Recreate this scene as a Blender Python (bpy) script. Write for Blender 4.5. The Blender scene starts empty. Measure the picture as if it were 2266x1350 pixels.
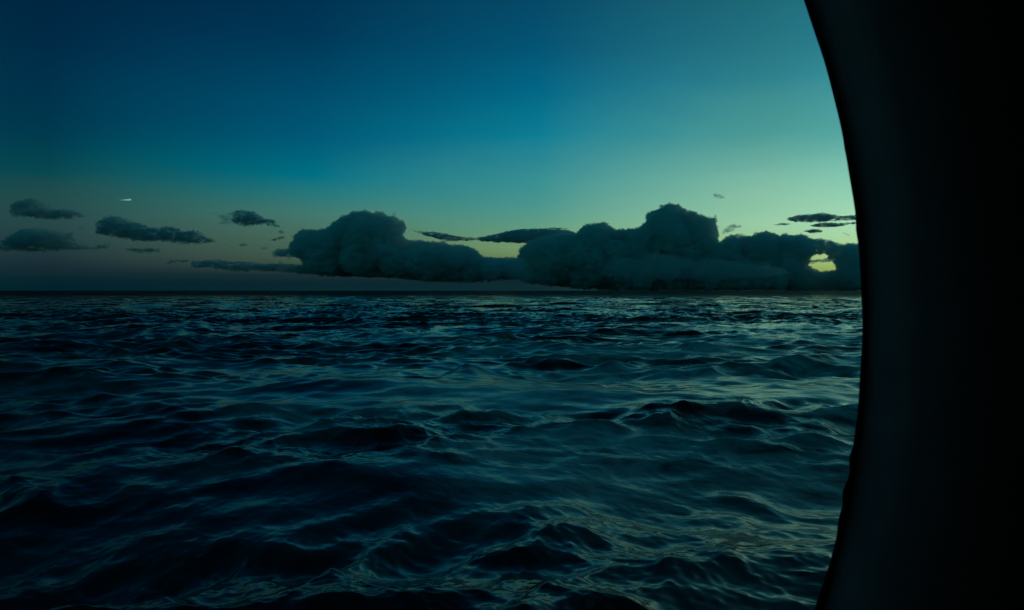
import bpy, bmesh, math, random
import numpy as np
from mathutils import Vector

# ------------------------------------------------------------------ camera, world, sun, exposure
scene = bpy.context.scene
COL = scene.collection
R = math.radians
CAM_H = 6.0                 # metres above the mean sea level
F = 1636.0                  # focal length in units of the 2266-wide photograph
HORIZON = 643.0
PITCH = math.atan((675.0 - HORIZON) / F)

cam_data = bpy.data.cameras.new('camera')
cam = bpy.data.objects.new('camera', cam_data)
COL.objects.link(cam)
cam_data.sensor_width = 36.0
cam_data.lens = 36.0 * F / 2266.0
cam_data.clip_start = 0.01
cam_data.clip_end = 200000.0
cam_data.dof.use_dof = True
cam_data.dof.focus_distance = 300.0
cam_data.dof.aperture_fstop = 60.0
cam.location = (0.0, 0.0, CAM_H)
cam.rotation_euler = (math.pi / 2 - PITCH, 0.0, 0.0)
scene.camera = cam

GLOW_AZ = 36.0              # the hidden sun, degrees right of straight ahead
SUN_EL = 2.6

def lin(c):
    out = []
    for v in c:
        v = v / 255.0
        out.append(v / 12.92 if v <= 0.04045 else ((v + 0.055) / 1.055) ** 2.4)
    return (*out, 1.0)

world = bpy.data.worlds.new('World')
scene.world = world
world.use_nodes = True
wt = world.node_tree
wt.nodes.clear()
wn, wl = wt.nodes.new, wt.links.new
SKY_LIFT = 1.0

def wmath(op, a, b=None, c=None):
    n = wn('ShaderNodeMath'); n.operation = op
    for i, v in enumerate((a, b, c)):
        if v is None: continue
        if isinstance(v, (int, float)): n.inputs[i].default_value = v
        else: wl(v, n.inputs[i])
    return n.outputs[0]

tc = wn('ShaderNodeTexCoord')
sep = wn('ShaderNodeSeparateXYZ'); wl(tc.outputs['Generated'], sep.inputs[0])
el = wmath('MULTIPLY', wmath('ARCSINE', sep.outputs[2]), 180 / math.pi)
az = wmath('MULTIPLY', wmath('ARCTAN2', sep.outputs[0], sep.outputs[1]), 180 / math.pi)
# soft unevenness in the air so that the gradient is not perfectly ruled
mp = wn('ShaderNodeMapping'); mp.inputs['Scale'].default_value = (2.2, 2.2, 7.0)
wl(tc.outputs['Generated'], mp.inputs[0])
nz = wn('ShaderNodeTexNoise'); nz.inputs['Scale'].default_value = 1.6; nz.inputs['Detail'].default_value = 3
wl(mp.outputs[0], nz.inputs['Vector'])
nzc = wmath('SUBTRACT', nz.outputs[0], 0.5)
elw = wmath('ADD', el, wmath('MULTIPLY', nzc, wmath('MINIMUM', 2.4, wmath('MULTIPLY', wmath('MAXIMUM', el, 0.0), 0.3))))
off = wmath('ABSOLUTE', wmath('SUBTRACT', az, GLOW_AZ))
off = wmath('MINIMUM', off, wmath('SUBTRACT', 360.0, off))
pos = wmath('POWER', wmath('DIVIDE', wmath('MAXIMUM', elw, 0.0), 90.0), 0.5)

def ramp(stops):
    n = wn('ShaderNodeValToRGB')
    cr = n.color_ramp; cr.interpolation = 'B_SPLINE' if False else 'LINEAR'
    while len(cr.elements) > 1: cr.elements.remove(cr.elements[-1])
    for i, (e, c) in enumerate(stops):
        p = (e / 90.0) ** 0.5
        s = cr.elements[0] if i == 0 else cr.elements.new(p)
        s.position = p; s.color = lin(c)
    wl(pos, n.inputs[0])
    return n.outputs[0]

stations = [
 (0,  [(0, (90, 120, 95)), (1.0, (140, 160, 105)), (1.8, (230, 240, 140)), (3, (290, 300, 220)), (5, (300, 325, 270)), (8.3, (275, 315, 265)), (11.5, (230, 290, 250)), (15, (180, 262, 232)), (18, (140, 230, 210)), (22, (104, 190, 190)), (35, (26, 92, 106)), (90, (0, 32, 48))]),
 (10, [(0, (30, 70, 72)), (0.9, (72, 96, 81)), (1.5, (160, 182, 98)), (3, (184, 222, 156)), (5, (178, 233, 192)), (8.3, (143, 212, 190)), (11.5, (92, 177, 173)), (15, (58, 150, 162)), (18, (45, 132, 150)), (22, (36, 115, 132)), (35, (19, 75, 94)), (90, (4, 38, 55))]),
 (17, [(0, (24, 62, 64)), (0.9, (64, 86, 72)), (1.5, (146, 166, 88)), (3, (168, 204, 142)), (5, (163, 214, 176)), (8.3, (130, 194, 174)), (11.5, (82, 162, 158)), (15, (50, 136, 148)), (18, (38, 120, 136)), (22, (30, 104, 120)), (35, (14, 66, 84)), (90, (0, 32, 48))]),
 (34, [(0, (14, 46, 54)), (0.8, (14, 44, 50)), (1.4, (34, 58, 60)), (2.3, (108, 134, 92)), (3.2, (124, 158, 110)), (4.5, (108, 164, 130)), (6, (90, 160, 146)), (8.4, (64, 152, 154)), (11.8, (14, 132, 156)), (15, (2, 110, 142)), (18, (4, 90, 124)), (22, (6, 76, 108)), (35, (0, 50, 76)), (90, (0, 32, 48))]),
 (51, [(0, (6, 44, 52)), (0.6, (12, 40, 49)), (1.2, (26, 49, 55)), (2.4, (70, 92, 76)), (4, (78, 112, 96)), (5.6, (70, 126, 116)), (7, (40, 126, 130)), (8.6, (0, 118, 138)), (11.6, (0, 94, 126)), (15, (0, 76, 110)), (18, (0, 60, 94)), (22, (0, 48, 80)), (35, (0, 38, 62)), (90, (0, 32, 48))]),
 (68, [(0, (0, 34, 44)), (0.7, (6, 38, 48)), (1.6, (26, 46, 56)), (3, (36, 62, 68)), (4.6, (42, 76, 78)), (6.2, (36, 80, 80)), (7.4, (8, 76, 86)), (10, (0, 62, 84)), (13, (0, 54, 82)), (16, (0, 46, 76)), (20, (0, 40, 70)), (35, (0, 36, 58)), (90, (0, 32, 48))]),
 (120, [(0, (8, 66, 70)), (3, (24, 86, 88)), (8, (12, 92, 96)), (20, (0, 76, 84)), (45, (0, 52, 66)), (90, (0, 32, 48))]),
]
colour = ramp(stations[0][1])
for (a0, _), (a1, st) in zip(stations[:-1], stations[1:]):
    mr = wn('ShaderNodeMapRange'); mr.inputs['From Min'].default_value = a0; mr.inputs['From Max'].default_value = a1
    wl(off, mr.inputs['Value'])
    mx = wn('ShaderNodeMix'); mx.data_type = 'RGBA'
    wl(mr.outputs[0], mx.inputs['Factor']); wl(colour, mx.inputs['A']); wl(ramp(st), mx.inputs['B'])
    colour = mx.outputs['Result']
bg = wn('ShaderNodeBackground'); bg.inputs['Strength'].default_value = SKY_LIFT
wl(colour, bg.inputs['Color'])
# a trace of the physical low-sun sky under the teal dusk
sky = wn('ShaderNodeTexSky'); sky.sky_type = 'NISHITA'; sky.sun_disc = False
sky.sun_elevation = R(SUN_EL); sky.sun_rotation = R(GLOW_AZ)
bg2 = wn('ShaderNodeBackground'); bg2.inputs['Strength'].default_value = 0.0001
wl(sky.outputs[0], bg2.inputs['Color'])
add = wn('ShaderNodeAddShader'); wl(bg.outputs[0], add.inputs[0]); wl(bg2.outputs[0], add.inputs[1])
wo = wn('ShaderNodeOutputWorld'); wl(add.outputs[0], wo.inputs[0])

sun_data = bpy.data.lights.new('sun', 'SUN')
sun_data.energy = 0.12
sun_data.angle = R(0.53)
sun_data.color = (0.72, 1.0, 0.72)
sun = bpy.data.objects.new('sun', sun_data); COL.objects.link(sun)
sdir = Vector((math.sin(R(GLOW_AZ)) * math.cos(R(SUN_EL)), math.cos(R(GLOW_AZ)) * math.cos(R(SUN_EL)), math.sin(R(SUN_EL))))
sun.rotation_euler = sdir.to_track_quat('Z', 'Y').to_euler()

scene.render.engine = 'CYCLES'
scene.view_settings.view_transform = 'Standard'
scene.view_settings.look = 'None'
scene.view_settings.exposure = 0.0
scene.view_settings.gamma = 1.0
scene.view_settings.use_curve_mapping = False
scene.cycles.volume_bounces = 8
scene.cycles.max_bounces = 10
scene.cycles.transparent_max_bounces = 16

# ------------------------------------------------------------------ helpers
def tag(o, label=None, cat=None, group=None, kind=None):
    if label: o['label'] = label
    if cat: o['category'] = cat
    if group: o['group'] = group
    if kind: o['kind'] = kind
    return o

def mesh_from_np(name, verts, quads, mat=None, smooth=True):
    me = bpy.data.meshes.new(name)
    me.vertices.add(len(verts)); me.vertices.foreach_set('co', verts.astype(np.float32).ravel())
    nq = len(quads)
    me.loops.add(nq * 4); me.loops.foreach_set('vertex_index', quads.astype(np.int32).ravel())
    me.polygons.add(nq)
    me.polygons.foreach_set('loop_start', np.arange(0, nq * 4, 4, dtype=np.int32))
    me.polygons.foreach_set('use_smooth', np.full(nq, smooth))
    me.update(calc_edges=True)
    if mat: me.materials.append(mat)
    return me

def new_mat(name):
    m = bpy.data.materials.new(name); m.use_nodes = True
    m.node_tree.nodes.clear()
    return m, m.node_tree.nodes.new, m.node_tree.links.new

# ------------------------------------------------------------------ the sea
rng = np.random.default_rng(21)
WIND = np.array([-0.30, -1.0]); WIND /= np.linalg.norm(WIND)

def wave_tile(L, N, lam_min, lam_max, rms, spread, seed, power=4.0, skew=0.0):
    """one periodic patch of sea: height, the two horizontal shifts, for a band of wavelengths"""
    g = np.random.default_rng(seed)
    k1 = np.fft.fftfreq(N, L / N) * 2 * np.pi
    kx, ky = np.meshgrid(k1, k1, indexing='ij')
    k = np.hypot(kx, ky); k[0, 0] = 1
    w = np.array([WIND[0] * math.cos(skew) - WIND[1] * math.sin(skew), WIND[0] * math.sin(skew) + WIND[1] * math.cos(skew)])
    c = (kx * w[0] + ky * w[1]) / k
    D = np.maximum(np.abs(c), 0.02) ** spread * np.where(c > 0, 1, 0.35) + 0.02
    lam = 2 * np.pi / k
    env = 1 / (1 + np.exp(-(np.log(lam / lam_min)) * 7)) * 1 / (1 + np.exp((np.log(lam / lam_max)) * 7))
    A = np.sqrt(k ** (-power) * D) * env
    A[0, 0] = 0
    H = A * (g.normal(size=(N, N)) + 1j * g.normal(size=(N, N)))
    h = np.fft.ifft2(H).real
    s = rms / h.std()
    dx = np.fft.ifft2(1j * kx / k * H).real * s
    dy = np.fft.ifft2(1j * ky / k * H).real * s
    return L, N, (h * s).astype(np.float32), dx.astype(np.float32), dy.astype(np.float32)

def sample(tile, x, y, only=None):
    """smooth (cubic B-spline) reading of a patch, so that no grid shows in the slopes"""
    L, N, *maps = tile
    if only is not None: maps = [maps[only]]
    u = (x / L * N) % N; v = (y / L * N) % N
    i = np.floor(u).astype(np.int32); j = np.floor(v).astype(np.int32)
    fu = (u - i).astype(np.float32); fv = (v - j).astype(np.float32)
    def wts(t): return [(1 - t) ** 3 / 6, (3 * t ** 3 - 6 * t ** 2 + 4) / 6, (-3 * t ** 3 + 3 * t ** 2 + 3 * t + 1) / 6, t ** 3 / 6]
    wu, wv = wts(fu), wts(fv)
    res = [0.0] * len(maps)
    for a in range(4):
        ia = ((i + a - 1) % N) * N
        for b in range(4):
            idx = ia + (j + b - 1) % N; w = wu[a] * wv[b]
            for q, m in enumerate(maps): res[q] = res[q] + m.ravel()[idx] * w
    return res if only is None else res[0]

swell = wave_tile(311.0, 512, 9.0, 46.0, 0.34, 2.4, 5, 3.6)
chop = wave_tile(67.0, 512, 1.3, 13.0, 0.10, 0.9, 8, 3.7, 0.25)
ripple = wave_tile(13.7, 512, 0.2, 2.0, 0.0095, 0.7, 13, 3.9, -0.2)

def sea_shift(x, y, step):
    """wave offset of the sea surface at x, y; waves finer than the mesh step die out"""
    fs = np.clip((24.0 / step - 2) / 4, 0, 1)
    fc = np.clip((4.0 / step - 2) / 4, 0, 1)
    fr = np.clip((0.6 / step - 2) / 4, 0, 1)
    h1, a1, b1 = sample(swell, x, y)
    h2, a2, b2 = sample(chop, x * 0.94 + y * 0.34, -x * 0.34 + y * 0.94)
    h3, a3, b3 = sample(ripple, x * 0.8 - y * 0.6, x * 0.6 + y * 0.8)
    # groups: some stretches of the sea are rougher than others
    p = np.clip(0.5 + 0.9 * sample(swell, x * 1.3 + 40, y * 1.9 + 90, 0) + 0.6 * sample(swell, x * 0.37 + 40, y * 0.37 + 90, 0), 0, 1)
    grp = 0.5 + 1.7 * p * p * (3 - 2 * p)
    z = h1 * fs + h2 * fc * grp + h3 * fr * grp
    dx = 1.05 * a1 * fs + 0.95 * (a2 * 0.94 - b2 * 0.34) * fc * grp + 0.9 * (a3 * 0.8 + b3 * 0.6) * fr * grp
    dy = 1.05 * b1 * fs + 0.95 * (a2 * 0.34 + b2 * 0.94) * fc * grp + 0.9 * (-a3 * 0.6 + b3 * 0.8) * fr * grp
    return z, dx, dy

def span(a, b, n): return np.exp(np.linspace(math.log(a), math.log(b), n))[1:]
rr = np.concatenate([[2.5], span(2.5, 10.5, 24), span(10.5, 280.0, 930), span(280.0, 3500.0, 320), span(3500.0, 60000.0, 40)])
dr = np.gradient(rr)
ang = np.concatenate([np.linspace(-115, -40, 46)[:-1], np.linspace(-40, 40, 881), np.linspace(40, 115, 46)[1:]])
ang = np.radians(ang)
RR, AA = np.meshgrid(rr, ang, indexing='ij')
DA = np.meshgrid(rr, np.gradient(ang), indexing='ij')[1] * RR
STEP = np.maximum(np.meshgrid(dr, ang, indexing='ij')[0], DA)
X = RR * np.sin(AA); Y = RR * np.cos(AA)
Z, SX, SY = sea_shift(X, Y, STEP)
nr, nc = X.shape
V = np.stack([X + SX, Y + SY, Z], -1).reshape(-1, 3)
ii, jj = np.meshgrid(np.arange(nr - 1), np.arange(nc - 1), indexing='ij')
a = (ii * nc + jj).ravel()
Q = np.stack([a, a + 1, a + nc + 1, a + nc], -1)[:, ::-1]

sea_mat, N_, L_ = new_mat('sea_water')
def m_(op, a, b=None):
    n = N_('ShaderNodeMath'); n.operation = op
    for i, v in enumerate((a, b)):
        if v is None: continue
        if isinstance(v, (int, float)): n.inputs[i].default_value = v
        else: L_(v, n.inputs[i])
    return n.outputs[0]
def noise(vec, scale, detail=4, rough=0.55, dist=0.0):
    n = N_('ShaderNodeTexNoise'); n.inputs['Scale'].default_value = scale
    n.inputs['Detail'].default_value = detail; n.inputs['Roughness'].default_value = rough
    n.inputs['Distortion'].default_value = dist
    L_(vec, n.inputs['Vector']); return n.outputs[0]
def mapped(vec, scale, rot=0.0):
    n = N_('ShaderNodeMapping'); n.inputs['Scale'].default_value = scale; n.inputs['Rotation'].default_value = (0, 0, rot)
    L_(vec, n.inputs[0]); return n.outputs[0]
def rng_(v, a, b, c=0.0, d=1.0, smooth=True):
    n = N_('ShaderNodeMapRange'); n.interpolation_type = 'SMOOTHSTEP' if smooth else 'LINEAR'
    for k, q in zip(('From Min', 'From Max', 'To Min', 'To Max'), (a, b, c, d)): n.inputs[k].default_value = q
    L_(v, n.inputs['Value']); return n.outputs[0]
geo = N_('ShaderNodeTexCoord').outputs['Object']
sepn = N_('ShaderNodeSeparateXYZ'); L_(geo, sepn.inputs[0])
# foam and churned water left by the hull: drawn-out sheets with torn lace in them
flow = mapped(geo, (0.55, 1.0, 0.3), 0.25)
patch = noise(flow, 0.075, 4, 0.62, 0.9)
lace = noise(mapped(geo, (0.7, 1.25, 0.5), 0.25), 0.55, 6, 0.62, 1.4)
fine = noise(mapped(geo, (0.8, 1.5, 1.0), 0.2), 3.6, 5, 0.6, 0.6)
sheet = m_('MULTIPLY', rng_(patch, 0.40, 0.62), rng_(lace, 0.22, 0.66))
sheet = m_('MULTIPLY', sheet, rng_(fine, 0.25, 0.65, 0.8, 1.0))
crest = m_('MULTIPLY', rng_(sepn.outputs[2], 0.45, 1.2), rng_(lace, 0.5, 0.64))
churn = m_('MULTIPLY', rng_(sepn.outputs[1], 16, 30, 0.12), rng_(sepn.outputs[1], 60, 120, 1.0, 0.12))
churn = m_('MULTIPLY', churn, rng_(m_('ADD', sepn.outputs[0], m_('MULTIPLY', sepn.outputs[1], 0.12)), -16, 10, 0.15, 1.0))
foam = m_('MINIMUM', m_('ADD', m_('MULTIPLY', m_('MULTIPLY', sheet, churn), 1.0), m_('MULTIPLY', crest, 0.3)), 1.0)
# small wind ripples below mesh size
b1 = N_('ShaderNodeBump'); b1.inputs['Strength'].default_value = 1.0; b1.inputs['Distance'].default_value = 0.010
L_(noise(mapped(geo, (0.6, 1.0, 1.0), 0.25), 2.4, 5, 0.6, 0.3), b1.inputs['Height'])
cd = N_('ShaderNodeVectorMath'); cd.operation = 'LENGTH'; L_(geo, cd.inputs[0])
def tilt(scale, vec):
    n = N_('ShaderNodeTexNoise'); n.inputs['Scale'].default_value = scale; n.inputs['Detail'].default_value = 3
    L_(vec, n.inputs['Vector'])
    q = N_('ShaderNodeVectorMath'); q.operation = 'SUBTRACT'; L_(n.outputs['Color'], q.inputs[0]); q.inputs[1].default_value = (0.5, 0.5, 0.5)
    q2 = N_('ShaderNodeVectorMath'); q2.operation = 'MULTIPLY'; L_(q.outputs[0], q2.inputs[0]); q2.inputs[1].default_value = (1.8, 2.6, 0.0)
    return q2.outputs[0]
# slopes of the wavelets that the mesh no longer resolves far out
tl = N_('ShaderNodeVectorMath'); tl.operation = 'ADD'
lean = N_('ShaderNodeVectorMath'); lean.operation = 'ADD'; lean.inputs[1].default_value = (-0.02, -0.07, 0.0)   # steeper lee faces, down wind
L_(tilt(0.9, mapped(geo, (0.5, 1.0, 1.0), 0.25)), tl.inputs[0]); L_(tilt(0.09, mapped(geo, (0.5, 1.0, 1.0), 0.25)), tl.inputs[1])
ts = N_('ShaderNodeVectorMath'); ts.operation = 'SCALE'; L_(tl.outputs[0], lean.inputs[0]); L_(lean.outputs[0], ts.inputs[0]); L_(rng_(cd.outputs['Value'], 18, 260, 0.05, 1.0), ts.inputs['Scale'])
tn = N_('ShaderNodeVectorMath'); tn.operation = 'ADD'; L_(b1.outputs[0], tn.inputs[0]); L_(ts.outputs[0], tn.inputs[1])
b2 = N_('ShaderNodeVectorMath'); b2.operation = 'NORMALIZE'; L_(tn.outputs[0], b2.inputs[0])
water = N_('ShaderNodeBsdfPrincipled')
water.inputs['Base Color'].default_value = (0.002, 0.008, 0.010, 1)
L_(rng_(cd.outputs['Value'], 12, 150, 0.13, 0.07), water.inputs['Roughness'])
water.inputs['IOR'].default_value = 1.333; water.inputs['Specular IOR Level'].default_value = 0.42
L_(b2.outputs[0], water.inputs['Normal'])
fo = N_('ShaderNodeBsdfDiffuse'); fo.inputs['Color'].default_value = (0.66, 0.78, 0.74, 1)
L_(b1.outputs[0], fo.inputs['Normal'])
deep = N_('ShaderNodeBsdfDiffuse'); deep.inputs['Color'].default_value = (0.004, 0.016, 0.020, 1)  # darkness blended into the far sea, standing in for weaker wave reflection
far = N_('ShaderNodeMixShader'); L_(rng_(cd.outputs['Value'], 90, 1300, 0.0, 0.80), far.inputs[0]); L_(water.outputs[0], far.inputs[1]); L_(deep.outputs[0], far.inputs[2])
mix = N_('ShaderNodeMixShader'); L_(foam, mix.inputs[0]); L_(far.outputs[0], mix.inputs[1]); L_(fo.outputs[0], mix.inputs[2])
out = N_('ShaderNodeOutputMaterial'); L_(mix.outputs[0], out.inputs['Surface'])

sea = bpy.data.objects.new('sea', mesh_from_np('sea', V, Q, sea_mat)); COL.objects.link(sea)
tag(sea, kind='structure')

# ------------------------------------------------------------------ clouds
def cloud_mat(name, density, colour, aniso=0.0, tear=0.0, emit=0.0, tuft=0.014):
    m, N, L = new_mat(name)
    v = N('ShaderNodeVolumePrincipled')
    v.inputs['Color'].default_value = (*colour, 1); v.inputs['Density'].default_value = density
    v.inputs['Anisotropy'].default_value = aniso
    if tear:                                              # vapour torn into tufts and gaps
        t = N('ShaderNodeTexCoord'); mp_ = N('ShaderNodeMapping'); mp_.inputs['Scale'].default_value = (0.5, 0.5, 1.0)
        L(t.outputs['Object'], mp_.inputs[0])
        n = N('ShaderNodeTexNoise'); n.inputs['Scale'].default_value = tuft; n.inputs['Detail'].default_value = 5
        n.inputs['Roughness'].default_value = 0.62; n.inputs['Distortion'].default_value = 0.5
        L(mp_.outputs[0], n.inputs['Vector'])
        r = N('ShaderNodeMapRange'); L(n.outputs[0], r.inputs['Value'])
        r.inputs['From Min'].default_value = 0.20 + 0.28 * tear; r.inputs['From Max'].default_value = 0.34 + 0.34 * tear
        r.inputs['To Min'].default_value = 0.0; r.inputs['To Max'].default_value = density * 1.6
        L(r.outputs[0], v.inputs['Density'])
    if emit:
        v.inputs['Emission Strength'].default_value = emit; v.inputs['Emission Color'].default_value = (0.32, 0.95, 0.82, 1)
    o = N('ShaderNodeOutputMaterial'); L(v.outputs[0], o.inputs['Volume'])
    if tear: m.cycles.volume_step_rate = 0.2
    return m
DUSK = (0.80, 0.93, 0.94)
GREY = (0.93, 0.998, 0.985)
M_BANK = cloud_mat('cumulus_vapour', 0.014, GREY, tear=0.72)
M_VEIL = cloud_mat('veil_vapour', 0.0022, GREY, 0.0)
M_SOFT = cloud_mat('soft_cloud_vapour', 0.022, DUSK, tear=0.88, tuft=0.022)
M_THIN = cloud_mat('thin_cloud_vapour', 0.016, DUSK, tear=0.92, tuft=0.028)
M_FAINT = cloud_mat('faint_cloud_vapour', 0.006, DUSK, tear=0.92, tuft=0.028)

def inside(poly, p):
    x, y = p[:, 0], p[:, 1]; c = np.zeros(len(p), bool); n = len(poly)
    for i in range(n):
        x0, y0 = poly[i]; x1, y1 = poly[(i + 1) % n]
        if y0 == y1: continue
        c ^= ((y0 > y) != (y1 > y)) & (x < (x1 - x0) * (y - y0) / (y1 - y0) + x0)
    return c
def edge_dist(poly, p):
    d = np.full(len(p), 1e9); n = len(poly)
    for i in range(n):
        a = np.array(poly[i], float); b = np.array(poly[(i + 1) % n], float); ab = b - a
        t = np.clip(((p - a) @ ab) / max(ab @ ab, 1e-9), 0, 1)
        d = np.minimum(d, np.hypot(*(p - a - t[:, None] * ab).T))
    return d

CLOUD_TRIS = [0]
def make_cloud(label, outline, dist, mat, holes=(), aspect=1.0, rmax=40, rmin=2.0, depth=60, n=900, rough=6.5, voxel=1.4, seed=1, group=None, grain=14, fat=1.05):
    """outline: where the cloud stands, in sightline units; built at its own distance as a solid body of billows"""
    g = np.random.default_rng(seed)
    m = dist / F                                          # metres per unit at that distance
    P = [(x / aspect, y) for x, y in outline]
    H = [[(x / aspect, y) for x, y in h] for h in holes]
    lo = np.min(P, 0); hi = np.max(P, 0)
    pts = g.uniform(lo, hi, (n * 14, 2))
    ok = inside(P, pts)
    for h in H: ok &= ~inside(h, pts)
    pts = pts[ok]
    d = edge_dist(P, pts)
    for h in H: d = np.minimum(d, edge_dist(h, pts))
    keep = d > rmin * 0.6
    pts, d = pts[keep], d[keep]
    # choose: big bodies first, then ever smaller billows near the rim
    order = np.argsort(-(d + g.uniform(0, 8, len(d))))
    chosen = []; cov = np.zeros(len(pts), bool)
    for i in order:
        if cov[i] : continue
        rad = min(d[i], rmax)
        chosen.append((pts[i, 0], pts[i, 1], rad, d[i]))
        cov |= np.hypot(*(pts - pts[i]).T) < rad * 0.42
        if len(chosen) >= n: break
    bm = bmesh.new()
    cx = (lo[0] + hi[0]) / 2 * aspect
    base = Vector(((cx - 1133) * m, dist, CAM_H))
    ico = bmesh.new(); bmesh.ops.create_icosphere(ico, subdivisions=2, radius=1.0)
    iv = np.array([v.co[:] for v in ico.verts]); ifc = np.array([[v.index for v in f.verts] for f in ico.faces]); ico.free()
    allv = []; allf = []; k = 0
    for (px, py, rad, dd) in chosen:
        q = g.uniform(-1, 1) * depth * min(1.0, dd / max(rmax * 0.7, 1))
        D = dist + q * m
        s = D / F
        c = np.array([(px * aspect - 1133) * s, D, (HORIZON - py) * s + CAM_H]) - np.array(base)
        rad = max(rad * fat, rmin)
        rad_y = rad * max(aspect * 0.7, 1.0) * g.uniform(0.9, 1.4)
        allv.append(iv * np.array([rad * aspect * s, rad_y * s, rad * s]) + c); allf.append(ifc + k); k += len(iv)
    me = bpy.data.meshes.new('raw'); me.from_pydata(np.concatenate(allv).tolist(), [], np.concatenate(allf).tolist()); me.update()
    o = bpy.data.objects.new('cloud', me); COL.objects.link(o); o.location = base
    rm = o.modifiers.new('merge', 'REMESH'); rm.mode = 'VOXEL'; rm.voxel_size = voxel * m; rm.use_smooth_shade = True
    for sc, st in ((grain, rough), (grain * 0.4, rough * 0.6), (grain * 0.17, rough * 0.14)):
        tx = bpy.data.textures.new('billow', 'CLOUDS'); tx.noise_scale = sc * m; tx.noise_depth = 3; tx.noise_basis = 'ORIGINAL_PERLIN'; tx.noise_type = 'HARD_NOISE'; tx.noise_depth = 1
        dm = o.modifiers.new('billow', 'DISPLACE'); dm.texture = tx; dm.strength = st * 2 * m; dm.mid_level = 0.35; dm.texture_coords = 'GLOBAL'
    rm = o.modifiers.new('close', 'REMESH'); rm.mode = 'VOXEL'; rm.voxel_size = voxel * m; rm.use_smooth_shade = True
    dg = bpy.context.evaluated_depsgraph_get()
    me2 = bpy.data.meshes.new_from_object(o.evaluated_get(dg))
    o.modifiers.clear(); o.data = me2; me2.name = 'cloud'; bpy.data.meshes.remove(me)
    me2.materials.clear(); me2.materials.append(mat)
    CLOUD_TRIS[0] += len(me2.polygons) * 2
    tag(o, label, 'cloud', group)
    return o

left_bank = [(597, 570), (601, 560), (611, 550), (638, 546), (646, 530), (650, 520), (658, 510), (668, 505), (695, 506), (722, 504), (732, 496), (740, 488), (752, 479), (773, 474), (776, 463), (797, 466), (818, 464), (824, 471), (836, 464), (848, 467), (857, 476), (866, 474), (875, 467), (879, 480), (893, 484), (902, 498), (902, 512), (892, 522), (904, 527), (917, 533), (929, 527), (950, 534), (980, 532), (1001, 541), (1019, 539), (1040, 544), (1058, 552), (1070, 565), (1090, 568), (1109, 567), (1139, 568), (1165, 566), (1165, 620), (1050, 627), (947, 626), (890, 620), (740, 613), (650, 606), (640, 590), (668, 582), (660, 573), (625, 572)]
right_bank = [(1141, 574), (1146, 556), (1158, 542), (1170, 530), (1200, 522), (1238, 514), (1262, 514), (1274, 517), (1280, 504), (1294, 494), (1312, 494), (1334, 488), (1348, 494), (1358, 504), (1381, 505), (1408, 504), (1418, 496), (1425, 490), (1428, 477), (1435, 464), (1455, 462), (1458, 456), (1468, 452), (1485, 447), (1502, 452), (1512, 460), (1535, 467), (1555, 477), (1576, 480), (1582, 470), (1590, 482), (1586, 500), (1592, 517), (1591, 534), (1602, 524), (1623, 516), (1642, 518), (1659, 522), (1670, 514), (1693, 509), (1708, 512), (1716, 518), (1737, 516), (1755, 518), (1777, 515), (1797, 526), (1837, 529), (1854, 538), (1901, 537), (1960, 540), (2010, 560), (2060, 610), (2060, 647), (1330, 646), (1280, 641), (1220, 636), (1145, 628)]
hole0 = [(1785, 586), (1797, 578), (1795, 563), (1817, 559), (1832, 560), (1828, 576), (1847, 581), (1854, 598), (1830, 599), (1814, 602), (1800, 597)]

hole = [(1818 + (x - 1818) * 0.88, 587 + (y - 587) * 0.78) for x, y in hole0]
make_cloud('big dark cumulus with a domed top rising left of the middle of the horizon', left_bank, 12000, M_BANK, n=1100, rmax=34, depth=55, seed=3)
make_cloud('largest dark cumulus bank with a tall tower and a yellow gap near the window frame', right_bank, 13500, M_BANK, holes=[hole], n=1500, rmax=34, depth=60, seed=4)
make_cloud('long low dark strip of cloud joining the left foot of the domed cumulus', [(419, 594), (422, 573), (450, 575), (478, 572), (500, 574), (524, 578), (555, 577), (583, 582), (620, 580), (680, 582), (800, 590), (950, 600), (1010, 612), (940, 619), (780, 613), (660, 609), (590, 603), (524, 604), (470, 596)], 12150, M_SOFT, aspect=2.2, rmax=11, n=420, depth=20, rough=6.0, voxel=1.3, seed=5)
make_cloud('thin arching sheet of cloud bridging the gap between the two cumulus banks', [(897, 508), (915, 508), (950, 512), (986, 515), (1010, 522), (1058, 525), (1100, 516), (1130, 509), (1160, 505), (1200, 505), (1260, 508), (1290, 520), (1240, 540), (1157, 539), (1070, 536), (1052, 533), (992, 535), (944, 524), (915, 513)], 14500, M_SOFT, aspect=3.0, rmax=16, n=350, depth=30, rough=3.2, voxel=1.3, seed=6)
make_cloud('low pale billows of cloud across the foot of the tallest tower', [(1320, 612), (1345, 575), (1365, 554), (1385, 566), (1410, 572), (1440, 556), (1452, 546), (1470, 560), (1500, 566), (1540, 574), (1590, 570), (1640, 577), (1700, 584), (1740, 592), (1760, 606), (1700, 618), (1500, 622), (1380, 620)], 11200, M_VEIL, aspect=1.6, rmax=16, n=320, depth=20, voxel=1.3, seed=8)
SG = 'small clouds on the left'
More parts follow.
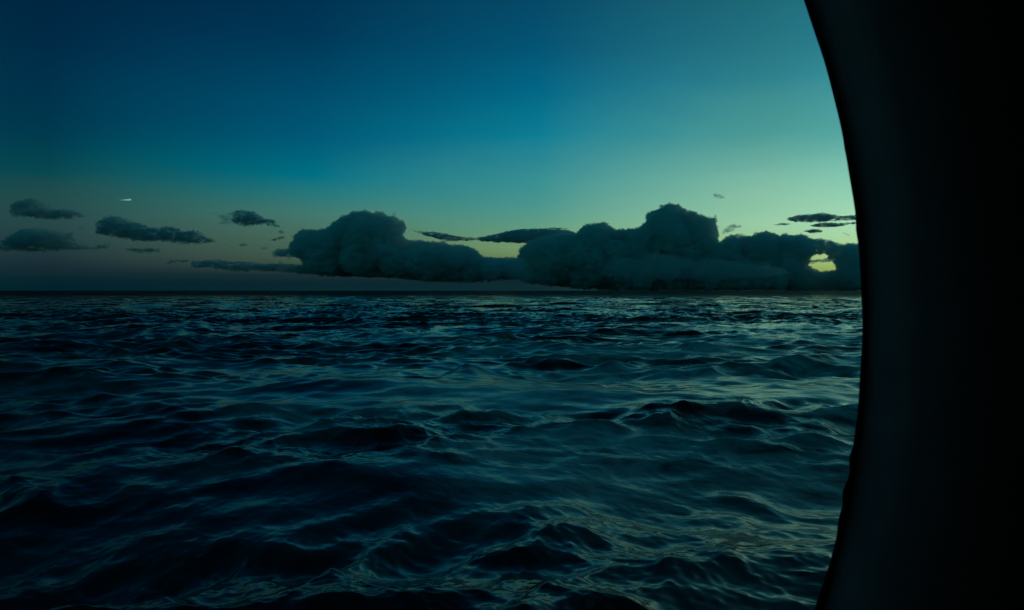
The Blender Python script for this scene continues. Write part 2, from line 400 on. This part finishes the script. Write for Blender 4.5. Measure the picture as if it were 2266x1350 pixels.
left = [
 ('dark cloud sloping down to the right, upper of the two at the left edge', [(23, 472), (27, 455), (33, 443), (50, 443), (68, 433), (87, 440), (103, 450), (119, 461), (135, 462), (151, 458), (175, 467), (198, 480), (169, 488), (102, 488), (60, 482), (29, 481)], M_SOFT, 1.6, 18),
 ('wide flat dark cloud, lower of the two at the left edge', [(-40, 560), (-36, 540), (0, 540), (15, 528), (50, 505), (87, 503), (117, 507), (134, 512), (163, 511), (168, 535), (204, 543), (245, 536), (250, 547), (204, 555), (87, 558), (0, 558)], M_SOFT, 1.8, 22),
 ('longest of the loose dark clouds, tapering right below the bright streak', [(213, 512), (218, 491), (236, 478), (262, 475), (291, 486), (326, 498), (347, 505), (379, 499), (408, 510), (431, 507), (454, 520), (489, 535), (481, 540), (402, 542), (364, 535), (320, 537), (262, 527), (215, 521)], M_SOFT, 1.7, 20),
 ('small humped dark cloud floating up left of the domed cumulus', [(509, 488), (514, 472), (524, 463), (539, 462), (552, 467), (565, 465), (583, 479), (609, 485), (626, 506), (606, 505), (583, 498), (548, 503), (521, 499)], M_SOFT, 1.5, 14),
 ('pale ragged wisp trailing from the left of the small humped cloud', [(462, 461), (480, 470), (500, 472), (515, 468), (522, 480), (518, 498), (495, 499), (482, 497), (490, 486), (478, 478)], M_FAINT, 1.4, 8),
 ('short dark sliver of cloud close beside the left flank of the domed cumulus', [(596, 532), (609, 526), (632, 520), (631, 529), (609, 534)], M_THIN, 2.0, 5),
 ('tiny dark tuft of cloud just under the tail of the small humped cloud', [(615, 514), (622, 509), (630, 509), (632, 514), (622, 517)], M_THIN, 1.5, 4),
 ('short flat dark cloud under the longest loose cloud', [(276, 553), (291, 546), (312, 548), (335, 546), (352, 551), (359, 559), (306, 562)], M_THIN, 2.2, 7),
 ('small hooked dark cloud at the left tip of the low strip', [(365, 586), (374, 577), (384, 572), (405, 574), (422, 573), (420, 581), (393, 581), (378, 585)], M_THIN, 2.0, 6),
 ('middle one of three tiny cloud scraps over the low strip', [(528, 543), (538, 538), (550, 541), (546, 546), (533, 547)], M_FAINT, 1.8, 4),
 ('leftmost of three tiny cloud scraps over the low strip', [(509, 549), (515, 545), (521, 548), (515, 551)], M_FAINT, 1.6, 4),
 ('rightmost of three tiny cloud scraps over the low strip', [(574, 548), (585, 545), (598, 549), (590, 553), (580, 552)], M_FAINT, 1.8, 4),
 ('faint small puff between the two left clouds and the longest loose one', [(170, 505), (178, 499), (189, 502), (188, 510), (176, 512)], M_FAINT, 1.2, 6),
]
for i, (lab, poly, mat, asp, rm_) in enumerate(left):
    make_cloud(lab, poly, 9500 + 260 * (i % 5), mat, aspect=asp, rmax=rm_, n=220, depth=22, rough=7.5, voxel=1.0, seed=30 + i, group=SG, rmin=1.4, grain=12, fat=1.12)
RG = 'thin streaks of cloud on the right'
right = [
 ('longest flat dark streak of cloud right of the tall tower, touching the frame', [(1740, 485), (1752, 480), (1770, 477), (1820, 474), (1861, 479), (1894, 476), (1960, 474), (1975, 482), (1904, 487), (1854, 488), (1787, 491), (1750, 490)], M_SOFT, 3.0, 8),
 ('second flat dark streak, directly under the longest one', [(1788, 499), (1820, 493), (1851, 494), (1894, 491), (1950, 490), (1950, 496), (1880, 497), (1851, 502), (1804, 504)], M_SOFT, 2.6, 6),
 ('short dark streak lying just over the low right shoulder of the bank', [(1773, 513), (1786, 509), (1800, 507), (1824, 509), (1816, 514), (1805, 516), (1786, 515)], M_SOFT, 2.4, 5),
 ('thin pale streak reaching left of the longest dark streak', [(1702, 498), (1730, 493), (1757, 496), (1735, 499)], M_THIN, 4.0, 3),
 ('faint small slanting smear of cloud close to the window frame', [(1857, 513), (1868, 514), (1881, 521), (1883, 526), (1869, 521)], M_FAINT, 1.6, 4),
 ('torn curl of thin cloud on the right flank of the tall tower', [(1594, 522), (1600, 508), (1610, 500), (1619, 496), (1643, 499), (1640, 505), (1626, 506), (1622, 513), (1608, 516)], M_FAINT, 1.3, 5),
 ('lone faint cloud scrap high above the tall tower', [(1570, 430), (1580, 428), (1592, 431), (1607, 438), (1592, 441), (1580, 436)], M_FAINT, 2.0, 5),
 ('torn scrap of cloud crossing the upper part of the bright yellow gap', [(1780, 580), (1795, 575), (1812, 574), (1830, 571), (1846, 574), (1838, 580), (1815, 580), (1796, 584)], M_THIN, 1.6, 4),
 ('thin dark hairline of cloud above the arching sheet', [(1196, 506), (1225, 503), (1258, 505), (1256, 508), (1220, 508)], M_THIN, 4.0, 2.5),
]
for i, (lab, poly, mat, asp, rm_) in enumerate(right):
    make_cloud(lab, poly, 11000 + 240 * (i % 4), mat, aspect=asp, rmax=rm_, n=220, depth=20, rough=2.8, voxel=0.9, seed=60 + i, group=RG, rmin=1.3, grain=10, fat=1.45)

# two bright streaks of unknown source, added as glowing volumes with tapering tails
mt = cloud_mat('streak_emission', 0.0, (1, 1, 1), 0.0, emit=0.0045)
def glow_streak(label, x0, x1, y0, half, head_right, seed):
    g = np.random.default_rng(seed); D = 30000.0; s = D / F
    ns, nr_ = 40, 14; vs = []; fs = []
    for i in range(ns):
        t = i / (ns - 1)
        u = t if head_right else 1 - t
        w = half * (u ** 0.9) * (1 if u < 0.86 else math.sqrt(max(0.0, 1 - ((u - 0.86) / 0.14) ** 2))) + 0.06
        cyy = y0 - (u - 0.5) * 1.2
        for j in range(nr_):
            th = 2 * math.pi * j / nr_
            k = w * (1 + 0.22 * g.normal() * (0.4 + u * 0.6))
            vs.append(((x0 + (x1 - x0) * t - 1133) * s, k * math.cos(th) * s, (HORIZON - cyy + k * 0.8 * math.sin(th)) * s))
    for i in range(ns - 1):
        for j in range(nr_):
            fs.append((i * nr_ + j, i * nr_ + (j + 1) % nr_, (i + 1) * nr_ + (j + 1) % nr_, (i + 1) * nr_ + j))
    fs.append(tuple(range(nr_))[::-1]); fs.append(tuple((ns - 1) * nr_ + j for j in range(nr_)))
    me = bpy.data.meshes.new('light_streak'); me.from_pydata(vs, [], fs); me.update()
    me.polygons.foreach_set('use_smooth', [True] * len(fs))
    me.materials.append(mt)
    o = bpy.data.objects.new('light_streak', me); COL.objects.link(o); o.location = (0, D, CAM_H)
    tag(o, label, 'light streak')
glow_streak('bright short white streak seen above the loose left clouds', 262, 293, 443, 3.0, True, 2)
glow_streak('pale blunt tip of a streak cut by the left edge of the photo', -34, 6, 262, 4.0, False, 3)

# ------------------------------------------------------------------ ship side, cabin and porthole
HR = 0.25                                  # radius of the opening
Dg = HR * F / 2050.0                       # how far the glass stands from the camera
HC = ((-142 - 1133) * Dg / F, 0.0, CAM_H - (735 - 675) * Dg / F - math.tan(PITCH) * Dg)
Y_OUT, Y_IN = Dg, Dg - 0.041

def paint(name, colour, rough, scale):
    m, N, L = new_mat(name)
    t = N('ShaderNodeTexCoord'); n = N('ShaderNodeTexNoise'); n.inputs['Scale'].default_value = scale; n.inputs['Detail'].default_value = 5
    L(t.outputs['Object'], n.inputs['Vector'])
    r = N('ShaderNodeValToRGB'); r.color_ramp.elements[0].position = 0.3; r.color_ramp.elements[1].position = 0.75
    r.color_ramp.elements[0].color = (*[c * 0.75 for c in colour], 1); r.color_ramp.elements[1].color = (*colour, 1)
    L(n.outputs[0], r.inputs[0])
    b = N('ShaderNodeBsdfPrincipled'); L(r.outputs[0], b.inputs['Base Color']); b.inputs['Roughness'].default_value = rough
    bp = N('ShaderNodeBump'); bp.inputs['Strength'].default_value = 0.25; bp.inputs['Distance'].default_value = 0.002; L(n.outputs[0], bp.inputs['Height']); L(bp.outputs[0], b.inputs['Normal'])
    o = N('ShaderNodeOutputMaterial'); L(b.outputs[0], o.inputs['Surface'])
    return m
M_WALL = paint('dark_cabin_lining', (0.05, 0.055, 0.06), 0.8, 30)
M_HULL = paint('dark_hull_paint', (0.03, 0.04, 0.06), 0.5, 3)
M_LINER = paint('porthole_enamel', (0.24, 0.33, 0.40), 0.6, 60)
M_RUBBER = paint('aged_rubber', (0.09, 0.12, 0.15), 0.6, 120)

def holed_plate(name, y0, y1, rad, x0, x1, z0, z1, mat):
    """a plate between y0 and y1 with a round opening"""
    nseg = 192; vs = []; fs = []
    for k in range(nseg):
        th = 2 * math.pi * (k + 0.5) / nseg; c, s_ = math.cos(th), math.sin(th)
        tx = ((x1 if c > 0 else x0) - HC[0]) / c; tz = ((z1 if s_ > 0 else z0) - HC[2]) / s_
        t = min(tx, tz)
        for y in (y0, y1):
            vs.append((HC[0] + rad * c, y, HC[2] + rad * s_)); vs.append((HC[0] + t * c, y, HC[2] + t * s_))
    for k in range(nseg):
        a = 4 * k; b = 4 * ((k + 1) % nseg)
        fs += [(a, a + 1, b + 1, b), (a + 2, b + 2, b + 3, a + 3), (a, b, b + 2, a + 2), (a + 1, a + 3, b + 3, b + 1)]
    me = bpy.data.meshes.new(name); me.from_pydata(vs, [], fs); me.update(); me.materials.append(mat)
    o = bpy.data.objects.new(name, me); COL.objects.link(o)
    return o
hull = holed_plate('ship_hull', Y_IN + 0.008, Y_OUT + 0.014, HR + 0.018, -32, 26, -1.5, 13.0, M_HULL)
tag(hull, kind='structure')
wall = holed_plate('cabin_wall', Y_IN - 0.02, Y_IN + 0.006, HR + 0.016, -1.9, 1.7, CAM_H - 1.5, CAM_H + 0.9, M_WALL)
tag(wall, kind='structure')
def slab(name, lo, hi, mat):
    bm = bmesh.new(); bmesh.ops.create_cube(bm, size=1)
    for v in bm.verts: v.co = Vector([l + (h - l) * (c + 0.5) for l, h, c in zip(lo, hi, v.co)])
    me = bpy.data.meshes.new(name); bm.to_mesh(me); bm.free(); me.materials.append(mat)
    o = bpy.data.objects.new(name, me); COL.objects.link(o); tag(o, kind='structure'); return o
yi = Y_IN - 0.021
slab('floor', (-1.9, -3, CAM_H - 1.55), (1.7, yi, CAM_H - 1.501), M_WALL)
slab('ceiling', (-1.9, -3, CAM_H + 0.901), (1.7, yi, CAM_H + 0.95), M_WALL)
slab('wall_left', (-1.95, -3, CAM_H - 1.55), (-1.901, yi, CAM_H + 0.95), M_WALL)
slab('wall_right', (1.701, -3, CAM_H - 1.55), (1.75, yi, CAM_H + 0.95), M_WALL)
slab('wall_back', (-1.95, -3.05, CAM_H - 1.55), (1.75, -3.001, CAM_H + 0.95), M_WALL)

port = bpy.data.objects.new('porthole', None); COL.objects.link(port); port.location = HC
tag(port, 'round ship porthole with a dark deep frame on the right of the view', 'porthole')
def revolve(name, profile, mat, wob=None, nseg=384):
    """profile of (radius, y) points turned about the axis of the opening"""
    vs = []; fs = []; n = len(profile)
    for k in range(nseg):
        th = 2 * math.pi * k / nseg
        for (r, y) in profile:
            rr_ = r + (wob(th) if wob else 0.0)
            vs.append((rr_ * math.cos(th), y, rr_ * math.sin(th)))
    for k in range(nseg):
        for j in range(n):
            a = k * n + j; b = k * n + (j + 1) % n; c = ((k + 1) % nseg) * n + (j + 1) % n; d = ((k + 1) % nseg) * n + j
            fs.append((a, d, c, b))
    me = bpy.data.meshes.new(name); me.from_pydata(vs, [], fs); me.update(); me.materials.append(mat)
    me.polygons.foreach_set('use_smooth', [True] * len(fs))
    o = bpy.data.objects.new(name, me); COL.objects.link(o); o.parent = port
    return o
# frame: a barrel from the glass to the cabin with a rounded inner lip
revolve('frame', [(HR + 0.0010, Y_OUT + 0.0018), (HR + 0.0014, Y_IN + 0.014), (HR + 0.0022, Y_IN + 0.004), (HR + 0.005, Y_IN - 0.006), (HR + 0.010, Y_IN - 0.0125), (HR + 0.018, Y_IN - 0.018), (HR + 0.030, Y_IN - 0.022), (HR + 0.040, Y_IN - 0.0225), (HR + 0.040, Y_IN - 0.0201), (HR + 0.0145, Y_IN - 0.0190), (HR + 0.0110, Y_OUT + 0.0018)], M_LINER)
gs = random.Random(4)
lumps = [(-0.138, 0.0007, 0.008), (-0.175, 0.0010, 0.013), (-0.205, 0.0005, 0.012), (-0.30, 0.0004, 0.03), (0.11, 0.0003, 0.01), (0.2, 0.0001, 0.006)]
ph = [gs.uniform(0, 6.28) for _ in range(6)]
def wob(th):
    t = (th + math.pi) % (2 * math.pi) - math.pi
    w = sum(0.00004 * math.sin((17 + 13 * i) * th + ph[i]) for i in range(6))
    for c, a_, s_ in lumps: w -= a_ * math.exp(-((t - c) / s_) ** 2)
    return w
revolve('seal', [(HR + 0.0007, Y_OUT - 0.0010), (HR - 0.0002, Y_OUT - 0.0004), (HR + 0.0002, Y_OUT + 0.0006), (HR + 0.0012, Y_OUT + 0.0013), (HR + 0.0040, Y_OUT + 0.0017), (HR + 0.0040, Y_OUT - 0.0010)], M_RUBBER, wob, 1200)
mg, N, L = new_mat('window_glass')
ta = N('ShaderNodeBsdfTransparent'); ta.inputs['Color'].default_value = (0.97, 0.985, 0.98, 1)
gl = N('ShaderNodeBsdfGlossy'); gl.inputs['Roughness'].default_value = 0.02
fr = N('ShaderNodeFresnel'); fr.inputs['IOR'].default_value = 1.5
mxg = N('ShaderNodeMixShader'); L(fr.outputs[0], mxg.inputs[0]); L(ta.outputs[0], mxg.inputs[1]); L(gl.outputs[0], mxg.inputs[2])
og = N('ShaderNodeOutputMaterial'); L(mxg.outputs[0], og.inputs['Surface'])
bm = bmesh.new()
bmesh.ops.create_cone(bm, cap_ends=True, segments=192, radius1=HR + 0.0100, radius2=HR + 0.0100, depth=0.005)
bmesh.ops.rotate(bm, verts=bm.verts, cent=(0, 0, 0), matrix=__import__('mathutils').Matrix.Rotation(math.pi / 2, 3, 'X'))
bmesh.ops.translate(bm, verts=bm.verts, vec=(0, Y_OUT + 0.0045, 0))
me = bpy.data.meshes.new('glass_pane'); bm.to_mesh(me); bm.free(); me.materials.append(mg)
gp = bpy.data.objects.new('glass_pane', me); COL.objects.link(gp); gp.parent = port
print('cloud tris', CLOUD_TRIS[0], 'sea tris', len(Q) * 2)
